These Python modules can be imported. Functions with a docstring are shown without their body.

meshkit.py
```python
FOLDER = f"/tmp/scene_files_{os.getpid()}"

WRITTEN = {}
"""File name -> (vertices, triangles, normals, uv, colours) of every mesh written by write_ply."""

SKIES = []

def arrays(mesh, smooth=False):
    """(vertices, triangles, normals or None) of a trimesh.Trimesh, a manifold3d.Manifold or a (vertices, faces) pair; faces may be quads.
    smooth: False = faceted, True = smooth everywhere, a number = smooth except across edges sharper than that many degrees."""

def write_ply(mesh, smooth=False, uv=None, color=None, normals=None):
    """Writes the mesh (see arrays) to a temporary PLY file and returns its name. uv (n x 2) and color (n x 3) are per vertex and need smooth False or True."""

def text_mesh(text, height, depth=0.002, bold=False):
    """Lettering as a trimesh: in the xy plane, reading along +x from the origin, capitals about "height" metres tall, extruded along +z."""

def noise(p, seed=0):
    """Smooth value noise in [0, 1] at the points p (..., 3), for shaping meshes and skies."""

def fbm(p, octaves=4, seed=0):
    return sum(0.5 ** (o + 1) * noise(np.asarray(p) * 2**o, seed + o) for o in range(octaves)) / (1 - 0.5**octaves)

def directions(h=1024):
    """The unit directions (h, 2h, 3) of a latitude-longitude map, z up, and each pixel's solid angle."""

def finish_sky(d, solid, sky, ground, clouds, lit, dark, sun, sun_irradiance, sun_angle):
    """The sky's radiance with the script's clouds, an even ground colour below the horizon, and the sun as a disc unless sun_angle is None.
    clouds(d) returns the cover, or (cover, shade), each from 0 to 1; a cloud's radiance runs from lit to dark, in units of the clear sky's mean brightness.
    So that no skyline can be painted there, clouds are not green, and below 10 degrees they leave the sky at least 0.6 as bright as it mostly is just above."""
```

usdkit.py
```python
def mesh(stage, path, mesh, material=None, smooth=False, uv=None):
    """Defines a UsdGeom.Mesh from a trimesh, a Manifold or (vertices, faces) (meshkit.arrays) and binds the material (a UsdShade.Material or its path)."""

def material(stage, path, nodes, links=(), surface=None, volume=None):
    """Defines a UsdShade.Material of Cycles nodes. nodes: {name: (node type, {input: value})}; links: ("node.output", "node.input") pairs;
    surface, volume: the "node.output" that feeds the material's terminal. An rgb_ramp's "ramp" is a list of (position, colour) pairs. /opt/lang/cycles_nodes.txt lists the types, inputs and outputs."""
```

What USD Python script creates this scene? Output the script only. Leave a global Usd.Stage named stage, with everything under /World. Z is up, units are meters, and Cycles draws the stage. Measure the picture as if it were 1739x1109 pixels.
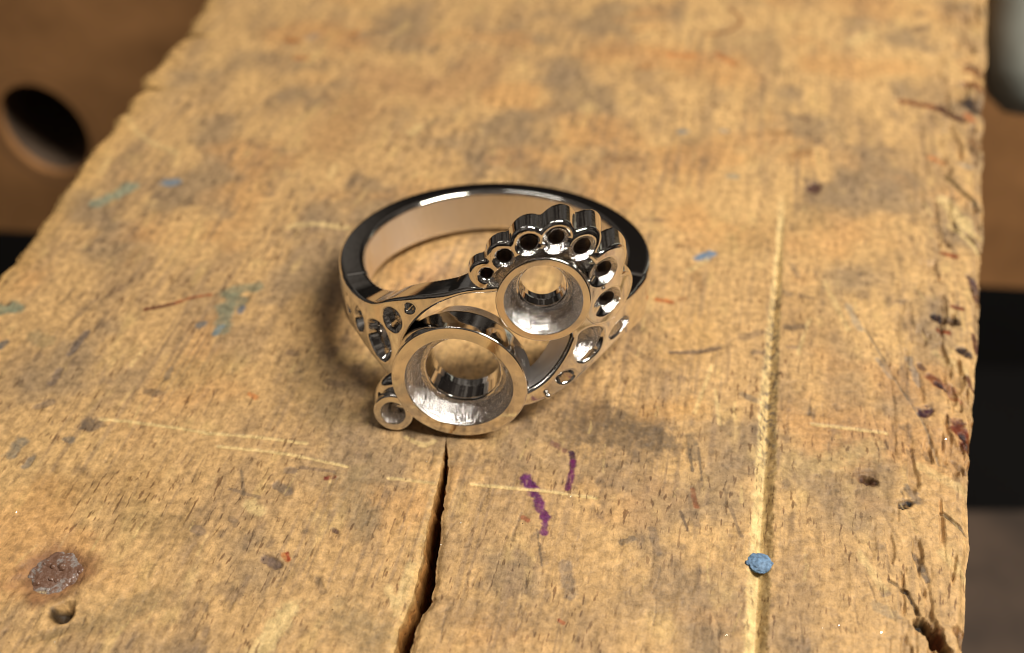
import math, random
import numpy as np
import trimesh, manifold3d, usdkit, meshkit
from pxr import Usd, UsdGeom, UsdLux, UsdShade, Gf, Sdf, Vt
from scipy.ndimage import map_coordinates

random.seed(4); rng = np.random.default_rng(4)
MM = 0.001                                   # everything below is written in millimetres
stage = Usd.Stage.CreateInMemory()
UsdGeom.SetStageUpAxis(stage, UsdGeom.Tokens.z); UsdGeom.SetStageMetersPerUnit(stage, 1.0)
UsdGeom.Xform.Define(stage, '/World'); UsdGeom.Scope.Define(stage, '/World/Looks')

# ------------------------------------------------------------------ camera
PITCH, DIST, FPX, W, H = math.radians(44), 73.485, 1800.0, 1739, 1109
CAM = np.array([0, -DIST * math.cos(PITCH), DIST * math.sin(PITCH)])
CR = np.array([1.0, 0, 0]); CU = np.array([0, math.sin(PITCH), math.cos(PITCH)]); CF = np.array([0, math.cos(PITCH), -math.sin(PITCH)])
cam = UsdGeom.Camera.Define(stage, '/World/camera')
m = np.eye(4); m[0, :3] = CR; m[1, :3] = CU; m[2, :3] = -CF; m[3, :3] = CAM * MM
cam.AddTransformOp().Set(Gf.Matrix4d(m.tolist()))
cam.CreateHorizontalApertureAttr(36.0); cam.CreateVerticalApertureAttr(36.0 * H / W); cam.CreateFocalLengthAttr(36.0 * FPX / W)
cam.CreateClippingRangeAttr(Gf.Vec2f(0.005, 20))
cam.CreateFStopAttr(36.0 * FPX / W / 1.28); cam.CreateFocusDistanceAttr(61.0 * MM)
cam.CreateExposureAttr(0.0)

# ------------------------------------------------------------------ light: the bench lamps over the pin, in a dark room
usdkit.material(stage, '/World/Looks/added_room_glow', {'t': ('texture_coordinate', {}), 'n': ('noise_texture', {'scale': 2.6, 'detail': 3.0, 'roughness': 0.6}),
    'r': ('rgb_ramp', {'ramp': [(0.0, (0.10, 0.08, 0.07)), (0.46, (0.22, 0.18, 0.15)), (0.56, (1.0, 0.86, 0.72)), (0.68, (2.4, 2.2, 2.0)), (1.0, (2.6, 2.4, 2.2))]}),
    'x': ('separate_xyz', {}), 'c': ('map_range', {'from_min': 0.2, 'from_max': 1.0, 'to_min': 0.045, 'to_max': 0.21, 'clamp': True}),
    'b': ('background_shader', {})}, [('t.generated', 'n.vector'), ('n.fac', 'r.fac'), ('r.color', 'b.color'), ('t.generated', 'x.vector'), ('x.z', 'c.value'), ('c.result', 'b.strength')], surface='b.background')
dome = UsdLux.DomeLight.Define(stage, '/World/room_light')  # patches and brighter zenith are made up, to show as reflections in the metal
UsdShade.MaterialBindingAPI.Apply(dome.GetPrim()).Bind(UsdShade.Material.Get(stage, '/World/Looks/added_room_glow'))


def lamp(name, pos, target, w, h, power, color, roll=0):
    L = UsdLux.RectLight.Define(stage, '/World/' + name)
    pos, target = np.array(pos, float), np.array(target, float)
    z = pos - target; z /= np.linalg.norm(z)
    x = np.cross([0.0, 1, 0.001], z); x /= np.linalg.norm(x); y = np.cross(z, x)
    c, s = math.cos(roll), math.sin(roll)
    x, y = c * x + s * y, c * y - s * x
    t = np.eye(4); t[0, :3] = x; t[1, :3] = y; t[2, :3] = z; t[3, :3] = pos * MM
    L.AddTransformOp().Set(Gf.Matrix4d(t.tolist()))
    L.CreateWidthAttr(w * MM); L.CreateHeightAttr(h * MM); L.CreateIntensityAttr(power); L.CreateColorAttr(Gf.Vec3f(*color))
    return L


lamp('bench_lamp', (172, -34, 275), (0, 0, 0), 175, 46, 68.0, (1.0, 0.955, 0.87), 0.4)
lamp('bench_lamp_001', (-80, 130, 310), (0, 0, 0), 120, 24, 13.0, (1.0, 0.955, 0.87), 0.1)

# ------------------------------------------------------------------ helpers


def tag(p, label=None, category=None, group=None, kind=None):
    p = p.GetPrim() if hasattr(p, 'GetPrim') else p
    for k, v in (('label', label), ('category', category), ('group', group), ('kind', kind)):
        if v: p.SetCustomDataByKey(k, v)
    return p


used = {}


def put(name, mesh, mat, parent='/World', smooth=30, color=None):
    n = used.get((parent, name), 0); used[(parent, name)] = n + 1
    path = f'{parent}/{name}' + (f'_{n:03d}' if n else '')
    if isinstance(mesh, trimesh.Trimesh): mesh = (mesh.vertices, mesh.faces)
    elif hasattr(mesh, 'to_mesh'):
        q = mesh.to_mesh(); mesh = (q.vert_properties[:, :3], q.tri_verts)
    v, f = np.asarray(mesh[0], float) * MM, np.asarray(mesh[1])
    g = usdkit.mesh(stage, path, (v, f), '/World/Looks/' + mat, smooth=smooth)
    g.CreateDoubleSidedAttr(True)
    if color is not None:
        UsdGeom.PrimvarsAPI(g).CreatePrimvar('tint', Sdf.ValueTypeNames.Color3fArray, 'vertex').Set(Vt.Vec3fArray.FromNumpy(np.asarray(color, np.float32)))
    return g


def thing(name, label, category, group=None):
    n = used.get(('/World', name), 0); used[('/World', name)] = n + 1
    x = UsdGeom.Xform.Define(stage, '/World/' + name + (f'_{n:03d}' if n else ''))
    tag(x, label, category, group)
    return str(x.GetPath())


def G(px, py, z0=0.0):
    """Point of the bench pin's top seen at a place of the 1739 x 1109 picture."""
    px, py = np.asarray(px, float), np.asarray(py, float)
    d = ((px - W / 2) / FPX)[..., None] * CR - ((py - H / 2) / FPX)[..., None] * CU + CF
    return CAM + ((z0 - CAM[2]) / d[..., 2])[..., None] * d


def srgb(r, g, b, k=1.0):
    c = np.array([r, g, b]) / 255.0
    return np.where(c <= 0.04045, c / 12.92, ((c + 0.055) / 1.055) ** 2.4) * k


def smoothstep(a, b, x):
    t = np.clip((x - a) / (b - a), 0, 1); return t * t * (3 - 2 * t)


def spline(pts, n=6, closed=True):
    """A smooth line through pts (Catmull-Rom)."""
    p = np.asarray(pts, float); N = len(p); out = []
    for i in range(N if closed else N - 1):
        g = (lambda k: p[k % N]) if closed else (lambda k: p[min(max(k, 0), N - 1)])
        a, b, c, d = g(i - 1), g(i), g(i + 1), g(i + 2)
        for t in np.linspace(0, 1, n, endpoint=False):
            out.append(0.5 * (2 * b + (c - a) * t + (2 * a - 5 * b + 4 * c - d) * t * t + (3 * b - a - 3 * c + d) * t ** 3))
    if not closed: out.append(p[-1])
    return np.array(out)


def poly_sdf(P, q):
    """Signed distance of points q (n, 2) to the closed polygon P, negative inside."""
    q = np.asarray(q, float); best = np.full(len(q), 1e9); inside = np.zeros(len(q), bool)
    for a, b in zip(P, np.roll(P, -1, 0)):
        e = b - a; w = q - a
        t = np.clip((w @ e) / max(e @ e, 1e-12), 0, 1)
        best = np.minimum(best, ((w - t[:, None] * e) ** 2).sum(1))
        c = (a[1] > q[:, 1]) != (b[1] > q[:, 1])
        with np.errstate(divide='ignore', invalid='ignore'):
            inside ^= c & (q[:, 0] < (b[0] - a[0]) * (q[:, 1] - a[1]) / (b[1] - a[1]) + a[0])
    return np.where(inside, -1, 1) * np.sqrt(best)


def smax(a, b, k):
    h = np.clip(0.5 - 0.5 * (b - a) / k, 0, 1); return b * (1 - h) + a * h + k * h * (1 - h)


def smin(a, b, k): return -smax(-a, -b, k)


def slab(d2, dz, rho):
    a, b = d2 + rho, dz + rho
    return np.minimum(np.maximum(a, b), 0) + np.hypot(np.maximum(a, 0), np.maximum(b, 0)) - rho


def surface_nets(F, lo, step):
    """Triangles of the zero level of the grid F (negative inside)."""
    n = np.array(F.shape); s = F < 0
    corners = [(i, j, k) for i in (0, 1) for j in (0, 1) for k in (0, 1)]
    cell = lambda A, c: A[c[0]:n[0] - 1 + c[0], c[1]:n[1] - 1 + c[1], c[2]:n[2] - 1 + c[2]]
    cnt = sum(cell(s, c).astype(np.int8) for c in corners)
    act = np.argwhere((cnt > 0) & (cnt < 8))
    idx = -np.ones(n - 1, np.int64); idx[tuple(act.T)] = np.arange(len(act))
    pos = np.zeros((len(act), 3)); num = np.zeros(len(act))
    val = {c: F[act[:, 0] + c[0], act[:, 1] + c[1], act[:, 2] + c[2]] for c in corners}
    for a in corners:
        for ax in range(3):
            if a[ax] == 0:
                b = tuple(1 if i == ax else a[i] for i in range(3))
                fa, fb = val[a], val[b]; x = (fa < 0) != (fb < 0)
                t = np.where(x, fa / np.where(x, fa - fb, 1), 0)
                p = np.array(a, float) + t[:, None] * (np.array(b) - np.array(a))
                pos += np.where(x[:, None], p, 0); num += x
    v = (act + pos / num[:, None]) * step + lo
    faces = []
    for ax in range(3):
        u, w = (ax + 1) % 3, (ax + 2) % 3
        sl0 = [slice(None)] * 3; sl1 = [slice(None)] * 3; sl0[ax] = slice(0, -1); sl1[ax] = slice(1, None)
        e = np.argwhere(s[tuple(sl0)] != s[tuple(sl1)])
        e = e[(e[:, u] > 0) & (e[:, w] > 0) & (e[:, u] < n[u] - 1) & (e[:, w] < n[w] - 1)]
        neg = s[tuple(e.T)]
        du, dw = np.eye(3, dtype=int)[u], np.eye(3, dtype=int)[w]
        q = np.stack([idx[tuple((e - a * du - b * dw).T)] for a, b in ((1, 1), (0, 1), (0, 0), (1, 0))], 1)
        q = np.where(neg[:, None], q, q[:, ::-1])
        faces += [q[:, [0, 1, 2]], q[:, [0, 2, 3]]]
    return v, np.vstack(faces)


def sdf_mesh(fn, lo, hi, step, project=3):
    lo, hi = np.array(lo, float), np.array(hi, float)
    ax = [np.arange(a, b + step, step) for a, b in zip(lo, hi)]
    F = fn(*np.meshgrid(*ax, indexing='ij'))
    v, f = surface_nets(F, lo, step)
    e = step * 0.25
    for _ in range(project):                                 # pull the vertices onto the exact surface
        d = fn(*v.T); g = np.stack([(fn(*(v + e * k).T) - fn(*(v - e * k).T)) / (2 * e) for k in np.eye(3)], 1)
        v = v - np.clip(d / np.maximum((g ** 2).sum(1), 0.3), -step, step)[:, None] * g * 0.8
    return v, f


def lathe(profile, n=96, wob=None):
    """Revolves (r, z) about +z; not capped. Quads as triangles."""
    p = np.asarray(profile, float); t = np.arange(n) * 2 * np.pi / n
    v = np.stack([p[:, None, 0] * np.cos(t), p[:, None, 0] * np.sin(t), np.repeat(p[:, 1:], n, 1)], -1)
    if wob is not None: v = wob(v)
    i = np.arange(len(p) - 1)[:, None] * n + np.arange(n); j = np.arange(len(p) - 1)[:, None] * n + (np.arange(n) + 1) % n
    f = np.concatenate([np.stack([i, j, j + n], -1).reshape(-1, 3), np.stack([i, j + n, i + n], -1).reshape(-1, 3)])
    return v.reshape(-1, 3), f


def rounded(profile, r, n=4):
    """Rounds the inner corners of an open (r, z) profile."""
    p = [np.array(a, float) for a in profile]; out = [p[0]]
    for a, b, c in zip(p, p[1:], p[2:]):
        u, w = a - b, c - b; lu, lw = np.linalg.norm(u), np.linalg.norm(w); k = min(r, 0.45 * lu, 0.45 * lw)
        s, e = b + u / lu * k, b + w / lw * k
        for t in np.linspace(0, 1, n + 1): out.append((1 - t) ** 2 * s + 2 * t * (1 - t) * b + t * t * e)
    return np.array(out + [p[-1]])


def join(*parts):
    v, f, n = [], [], 0
    for a, b in parts: v.append(np.asarray(a)); f.append(np.asarray(b) + n); n += len(a)
    return np.vstack(v), np.vstack(f)


def blob(center, r, sub=3, seed=0, amp=0.25, freq=1.5):
    s = trimesh.creation.icosphere(sub, 1.0); v = np.array(s.vertices)
    v = v * (1 + amp * (meshkit.fbm(v * freq + 20 + seed, 3, seed) - 0.5) * 2)[:, None] * np.array(r)
    return v + np.array(center), np.array(s.faces)

# ------------------------------------------------------------------ materials
LK = '/World/Looks/'


def metal(name, color, rough, bump=0.0, scale=3000.0, mottled=0.0, stretch=(1, 1, 1)):
    n = {'g': ('geometry', {}), 'mp': ('mapping', {'mapping_type': 'point', 'scale': stretch}),
         'n': ('noise_texture', {'scale': scale, 'detail': 5.0, 'roughness': 0.65}),
         'n2': ('noise_texture', {'scale': scale * 0.35, 'detail': 4.0}),
         'b': ('bump', {'strength': 1.0 if bump else 0.0, 'distance': bump * MM}),
         'rr': ('map_range', {'from_min': 0.3, 'from_max': 0.7, 'to_min': max(rough - mottled, 0.02), 'to_max': rough + mottled, 'clamp': True}),
         'p': ('principled_bsdf', {'base_color': color, 'metallic': 1.0})}
    l = [('g.position', 'mp.vector'), ('mp.vector', 'n.vector'), ('mp.vector', 'n2.vector'), ('n.fac', 'b.height'), ('n2.fac', 'rr.value'), ('rr.result', 'p.roughness')]
    if bump: l.append(('b.normal', 'p.normal'))
    usdkit.material(stage, LK + name, n, l, surface='p.BSDF')


metal('polished_metal', (0.80, 0.775, 0.745), 0.065, 0.006, 1600.0, 0.04, (1, 1, 0.35))
metal('satin_metal', (0.77, 0.74, 0.73), 0.34, 0.012, 900.0, 0.10, (1, 1, 0.3))
metal('cast_metal', (0.86, 0.83, 0.80), 0.13, 0.27, 1500.0, 0.07)
metal('hole_shade_metal', (0.13, 0.10, 0.085), 0.45, 0.05, 2500.0, 0.08)  # darkened metal: the shade inside the small holes is put into its colour
metal('filing_metal', (0.9, 0.87, 0.8), 0.15)


def plain(name, color, rough=0.6, bump=0.0, scale=800.0, vary=0.0, spec=0.4):
    c = np.array(color)
    n = {'g': ('geometry', {}), 'n': ('noise_texture', {'scale': scale, 'detail': 5.0}),
         'r': ('rgb_ramp', {'ramp': [(0.3, tuple(c * (1 - vary))), (0.7, tuple(c * (1 + vary)))]}),
         'b': ('bump', {'strength': 0.7, 'distance': bump * MM}),
         'p': ('principled_bsdf', {'roughness': rough, 'specular_ior_level': spec})}
    l = [('g.position', 'n.vector'), ('n.fac', 'r.fac'), ('r.color', 'p.base_color'), ('n.fac', 'b.height')]
    if bump: l.append(('b.normal', 'p.normal'))
    usdkit.material(stage, LK + name, n, l, surface='p.BSDF')


GRAIN = math.radians(12.5)                                   # the boards' grain runs away from the viewer, a little to the right
usdkit.material(stage, LK + 'worn_wood', {
    'a': ('attribute', {'attribute': 'tint'}), 'g': ('geometry', {}),
    'rot': ('mapping', {'mapping_type': 'point', 'rotation': (0, 0, GRAIN)}),
    'mp': ('mapping', {'mapping_type': 'point', 'scale': (1.0, 0.24, 1.0)}),
    'mf': ('mapping', {'mapping_type': 'point', 'scale': (1.0, 0.22, 1.0)}),
    'pores': ('noise_texture', {'scale': 4300.0, 'detail': 2.0, 'roughness': 0.5}),
    'pr': ('rgb_ramp', {'ramp': [(0.0, (1, 1, 1)), (0.60, (1, 1, 1)), (0.665, (0.42, 0.36, 0.33)), (1.0, (0.3, 0.25, 0.22))]}),
    'where': ('noise_texture', {'scale': 170.0, 'detail': 3.0}),
    'wr': ('map_range', {'from_min': 0.40, 'from_max': 0.58, 'to_min': 0.1, 'to_max': 0.95, 'clamp': True}),
    'pm': ('mix', {'mix_type': 'multiply', 'use_clamp': False}),
    'grain': ('noise_texture', {'scale': 1500.0, 'detail': 6.0, 'roughness': 0.62}),
    'gr': ('map_range', {'from_min': 0.3, 'from_max': 0.7, 'to_min': 0.86, 'to_max': 1.13, 'clamp': True}),
    'gm': ('mix', {'mix_type': 'multiply', 'fac': 1.0, 'use_clamp': False}), 'gc': ('combine_color', {}),
    'mot': ('noise_texture', {'scale': 1900.0, 'detail': 8.0, 'roughness': 0.72, 'distortion': 0.15}),
    'mr': ('map_range', {'from_min': 0.3, 'from_max': 0.7, 'to_min': 0.52, 'to_max': 1.44, 'clamp': True}),
    'mm': ('mix', {'mix_type': 'multiply', 'fac': 1.0, 'use_clamp': False}), 'mc': ('combine_color', {}),
    'hs': ('math', {'math_type': 'multiply_add', 'value2': 1.0}),
    'b': ('bump', {'strength': 1.0, 'distance': 0.095 * MM}),
    'rf': ('map_range', {'from_min': 0.3, 'from_max': 0.7, 'to_min': 0.30, 'to_max': 0.55, 'clamp': True}),
    'p': ('principled_bsdf', {'specular_ior_level': 0.32})},
    [('g.position', 'rot.vector'), ('rot.vector', 'mp.vector'), ('rot.vector', 'mf.vector'), ('mf.vector', 'grain.vector'), ('mp.vector', 'pores.vector'), ('g.position', 'where.vector'), ('g.position', 'mot.vector'),
     ('pores.fac', 'pr.fac'), ('where.fac', 'wr.value'), ('wr.result', 'pm.fac'), ('a.color', 'gm.color1'), ('grain.fac', 'gr.value'), ('gr.result', 'gc.r'), ('gr.result', 'gc.g'), ('gr.result', 'gc.b'), ('gc.color', 'gm.color2'),
     ('mot.fac', 'mr.value'), ('mr.result', 'mc.r'), ('mr.result', 'mc.g'), ('mr.result', 'mc.b'), ('gm.color', 'mm.color1'), ('mc.color', 'mm.color2'),
     ('mm.color', 'pm.color1'), ('pr.color', 'pm.color2'), ('pm.color', 'p.base_color'),
     ('grain.fac', 'hs.value1'), ('mot.fac', 'hs.value3'), ('hs.value', 'b.height'), ('b.normal', 'p.normal'), ('where.fac', 'rf.value'), ('rf.result', 'p.roughness')], surface='p.BSDF')
plain('blue_wax', (0.13, 0.215, 0.33), 0.6, 0.05, 5000.0, 0.45)
usdkit.material(stage, LK + 'crust', {'g': ('geometry', {}), 'n': ('noise_texture', {'scale': 900.0, 'detail': 6.0, 'roughness': 0.75}), 'f': ('noise_texture', {'scale': 2600.0, 'detail': 4.0}),
    'r': ('rgb_ramp', {'ramp': [(0.3, (0.12, 0.055, 0.03)), (0.52, (0.16, 0.085, 0.055)), (0.57, (0.26, 0.23, 0.21)), (0.62, (0.15, 0.095, 0.07)), (0.68, (0.48, 0.36, 0.2))]}),
    'b': ('bump', {'strength': 0.9, 'distance': 0.16 * MM}), 'p': ('principled_bsdf', {'roughness': 0.3, 'specular_ior_level': 0.6})},
    [('g.position', 'n.vector'), ('g.position', 'f.vector'), ('n.fac', 'r.fac'), ('r.color', 'p.base_color'), ('f.fac', 'b.height'), ('b.normal', 'p.normal')], surface='p.BSDF')
plain('bench_wood', (0.47, 0.225, 0.085), 0.45, 0.0, 120.0, 0.2)
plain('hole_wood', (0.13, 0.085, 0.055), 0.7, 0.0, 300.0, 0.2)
plain('tool_steel', (0.36, 0.38, 0.33), 0.4, 0.0, 300.0, 0.1)
plain('black_rubber', (0.02, 0.02, 0.018), 0.5)
plain('shade_black', (0.012, 0.010, 0.009), 0.8)  # near black: the shade below the bench is put into the colour
plain('drawer_lining', (0.075, 0.047, 0.03), 0.7, 0.0, 40.0, 0.7)

# ------------------------------------------------------------------ bench pin
# outlines seen from above, followed along the picture's rows: left edge with its file nicks, right edge, and the split
LEFT = np.array([(344, 0), (338, 16), (326, 36), (317, 47), (316, 54), (338, 58), (341, 62), (308, 65), (290, 73), (282, 84), (275, 95), (268, 104), (252, 118), (243, 126), (241, 140), (240, 144), (259, 147), (260, 151), (234, 154), (222, 163), (219, 172), (214, 190), (192, 197), (190, 212), (181, 228), (164, 240), (152, 255), (140, 270), (124, 298), (107, 320), (93, 338), (76, 360), (60, 384), (50, 402), (36, 424), (18, 444), (2, 460), (-40, 505), (-110, 590), (-190, 700), (-260, 900), (-300, 1109), (-330, 1500)], float)
RIGHT = np.array([(1678, 0), (1676, 90), (1673, 180), (1670, 270), (1671, 400), (1668, 480), (1665, 540), (1661, 610), (1655, 700), (1652, 770), (1648, 850), (1645, 960), (1642, 1040), (1638, 1109), (1615, 1500)], float)
SPLIT_L = np.array([(757, 742), (755, 760), (751, 781), (746, 806), (741, 832), (733, 862), (726, 887), (721, 915), (716, 949), (707, 985), (697, 1020), (687, 1043), (676, 1065), (668, 1109), (640, 1300), (612, 1500)], float)
SPLIT_R = np.array([(757.5, 742), (761, 770), (762, 798), (759, 824), (755, 846), (750, 880), (748, 908), (744, 940), (741, 969), (737, 1000), (730, 1027), (714, 1046), (707, 1062), (697, 1109), (690, 1300), (680, 1500)], float)


def edge(P, y): return np.interp(y, P[:, 1], P[:, 0])


rows = np.concatenate([np.linspace(-230, 0, 40, endpoint=False), np.linspace(0, 1109, 800, endpoint=False), np.linspace(1109, 1500, 60, endpoint=False), np.linspace(1500, 2330, 40)])
Yrow = G(np.full(len(rows), 870.0), rows)[:, 1]


def at_row(P, y):                                             # continue the edges past the far end along the grain
    x = edge(P, np.maximum(y, P[0, 1])) if P[0, 1] <= 0 else edge(P, y)
    return x


XL, XR = at_row(LEFT, rows), at_row(RIGHT, rows)
far = rows < 0
XL = np.where(far, 344 - 0.72 * rows, XL); XR = np.where(far, 1678 - 0.03 * rows, XR)
tip = G(757.0, 742.0); gdir = np.array([math.sin(GRAIN), math.cos(GRAIN), 0])
wL, wR = G(XL, rows), G(XR, rows)
jag = lambda y, s, a, fr: a * (meshkit.fbm(np.stack([y * fr, y * 0, y * 0], -1) + 50, 4, s) - 0.5)
wL[:, 0] += jag(wL[:, 1], 3, 0.9, 0.9); wR[:, 0] += jag(wR[:, 1], 5, 0.40, 0.5)
cL, cR = G(edge(SPLIT_L, rows), rows), G(edge(SPLIT_R, rows), rows)
above = rows < 742
cL[above] = tip + ((Yrow[above] - tip[1]) / gdir[1])[:, None] * gdir; cR[above] = cL[above]
cL[~above, 0] += jag(cL[~above, 1], 7, 0.16, 2.2) * smoothstep(742, 790, rows[~above]); cR[~above, 0] += jag(cR[~above, 1], 9, 0.22, 2.6) * smoothstep(742, 790, rows[~above])
NL, NR = 410, 430
tl, tr = np.linspace(0, 1, NL), np.linspace(0, 1, NR)
XA = wL[:, None, 0] * (1 - tl) + cL[:, None, 0] * tl
XB = cR[:, None, 0] * (1 - tr) + wR[:, None, 0] * tr
X = np.concatenate([XA, XB], 1); Y = np.repeat(Yrow[:, None], NL + NR, 1)
P2 = np.stack([X, Y], -1)                                     # (rows, cols, 2) in millimetres
ALONG = P2 @ np.array([math.sin(GRAIN), math.cos(GRAIN)]); ACROSS = P2 @ np.array([math.cos(GRAIN), -math.sin(GRAIN)])


def N(sx, sy=None, seed=0, octaves=3, along=False):
    """Noise over the pin with features about sx by sy millimetres; along = aligned with the grain."""
    sy = sy or sx
    a, b = (ACROSS, ALONG) if along else (X, Y)
    return meshkit.fbm(np.stack([a / sx + 97, b / sy + 53, np.zeros_like(X) + seed * 7.3], -1), octaves, seed)


def mixto(col, c, a): return col * (1 - a[..., None]) + np.asarray(c) * a[..., None]


Z = np.zeros_like(X)
K = 0.80
n1, n2, n3, n4 = N(14, 14, 1, 4), N(2.2, 6, 2, 4, True), N(5, 5, 3, 4), N(0.55, 1.6, 4, 3, True)
base = np.repeat(np.repeat(srgb(209, 167, 112, K)[None, None], X.shape[0], 0), X.shape[1], 1)
base = mixto(base, srgb(220, 177, 118, K), smoothstep(0.45, 0.7, n1))
base = mixto(base, srgb(168, 136, 98, K), smoothstep(0.48, 0.68, n2) * 0.65)
base = mixto(base, srgb(140, 120, 96, K), smoothstep(0.52, 0.72, n3) * 0.6)
base = mixto(base, srgb(213, 157, 96, K), smoothstep(0.56, 0.74, N(7, 5, 6, 3)) * 0.5)
base = mixto(base, srgb(224, 186, 122, K), smoothstep(0.58, 0.78, N(1.3, 2.6, 8, 3, True)) * 0.5)
base = mixto(base, srgb(128, 104, 80, K), smoothstep(0.56, 0.70, N(0.5, 1.2, 9, 4, True)) * smoothstep(0.38, 0.58, n3) * 0.6)
base = mixto(base, srgb(150, 122, 92, K), smoothstep(0.54, 0.70, N(0.22, 7, 14, 3, True)) * smoothstep(0.36, 0.6, N(9, 9, 15, 2)) * 0.55)
ero = N(0.5, 0.5, 11, 3); ero2 = N(0.22, 0.22, 12, 2)
Z += 0.30 * (N(9, 9, 21, 3) - 0.5) + 0.10 * (n4 - 0.5) + 0.07 * (ero - 0.5) + 0.10 * (n2 - 0.5)


def px(points): return G(*np.array(points, float).T)[:, :2]


def line_dist(points, smooth=True):
    """Distance to a line given by picture points, and the position 0..1 along it."""
    q = px(points)
    if smooth and len(q) > 2: q = spline(q, 5, False)
    L = np.r_[0, np.cumsum(np.linalg.norm(np.diff(q, axis=0), axis=1))]
    best = np.full(X.shape, 1e9); pos = np.zeros(X.shape)
    for i in range(len(q) - 1):
        e = q[i + 1] - q[i]; w = P2 - q[i]
        t = np.clip((w @ e) / max(e @ e, 1e-9), 0, 1); d = np.linalg.norm(w - t[..., None] * e, axis=-1)
        k = d < best; best = np.where(k, d, best); pos = np.where(k, (L[i] + t * (L[i + 1] - L[i])) / L[-1], pos)
    return best, pos


def stroke(points, width, color, alpha=0.9, soft=0.35, rough=0.5, depth=0.0, taper=0.0, color2=None):
    """A mark of the surface: width in picture pixels at its place."""
    global base, Z
    q = px(points); mid = np.mean(points, 0)
    mmw = 0.5 * width * np.linalg.norm(G(mid[0] + 1, mid[1]) - G(mid[0], mid[1]))
    y = q[:, 1]; x = q[:, 0]; r = mmw * 3 + 0.5
    sel = (X > x.min() - r) & (X < x.max() + r) & (Y > y.min() - r) & (Y < y.max() + r)
    if not sel.any(): return
    r0, r1 = np.where(sel.any(1))[0][[0, -1]]; c0, c1 = np.where(sel.any(0))[0][[0, -1]]
    s = np.s_[r0:r1 + 1, c0:c1 + 1]
    pts = spline(q, 5, False) if len(q) > 2 else (q if len(q) > 1 else np.vstack([q, q + 1e-4]))
    L = np.r_[0, np.cumsum(np.linalg.norm(np.diff(pts, axis=0), axis=1))]
    best = np.full(X[s].shape, 1e9); pos = np.zeros(X[s].shape); PP = P2[s]
    for i in range(len(pts) - 1):
        e = pts[i + 1] - pts[i]; w = PP - pts[i]
        t = np.clip((w @ e) / max(e @ e, 1e-9), 0, 1); d = np.linalg.norm(w - t[..., None] * e, axis=-1)
        k = d < best; best = np.where(k, d, best); pos = np.where(k, (L[i] + t * (L[i + 1] - L[i])) / L[-1], pos)
    w_ = mmw * (1 - taper * pos) * (1 + rough * 2.2 * (ero[s] - 0.5) + rough * 1.6 * (ero2[s] - 0.5))
    a = 1 - smoothstep(1 - soft, 1 + soft, best / np.maximum(w_, 1e-3))
    c = np.asarray(color, float) if color2 is None else (np.asarray(color) * (1 - pos[..., None]) + np.asarray(color2) * pos[..., None])
    aa = (a * alpha * np.clip(0.85 + 1.1 * (ero2[s] - 0.35), 0.45, 1.08))[..., None]
    base[s] = base[s] * (1 - aa) + c * aa
    Z[s] -= depth * a


C_ = lambda r, g, b: srgb(r, g, b, K)
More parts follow.
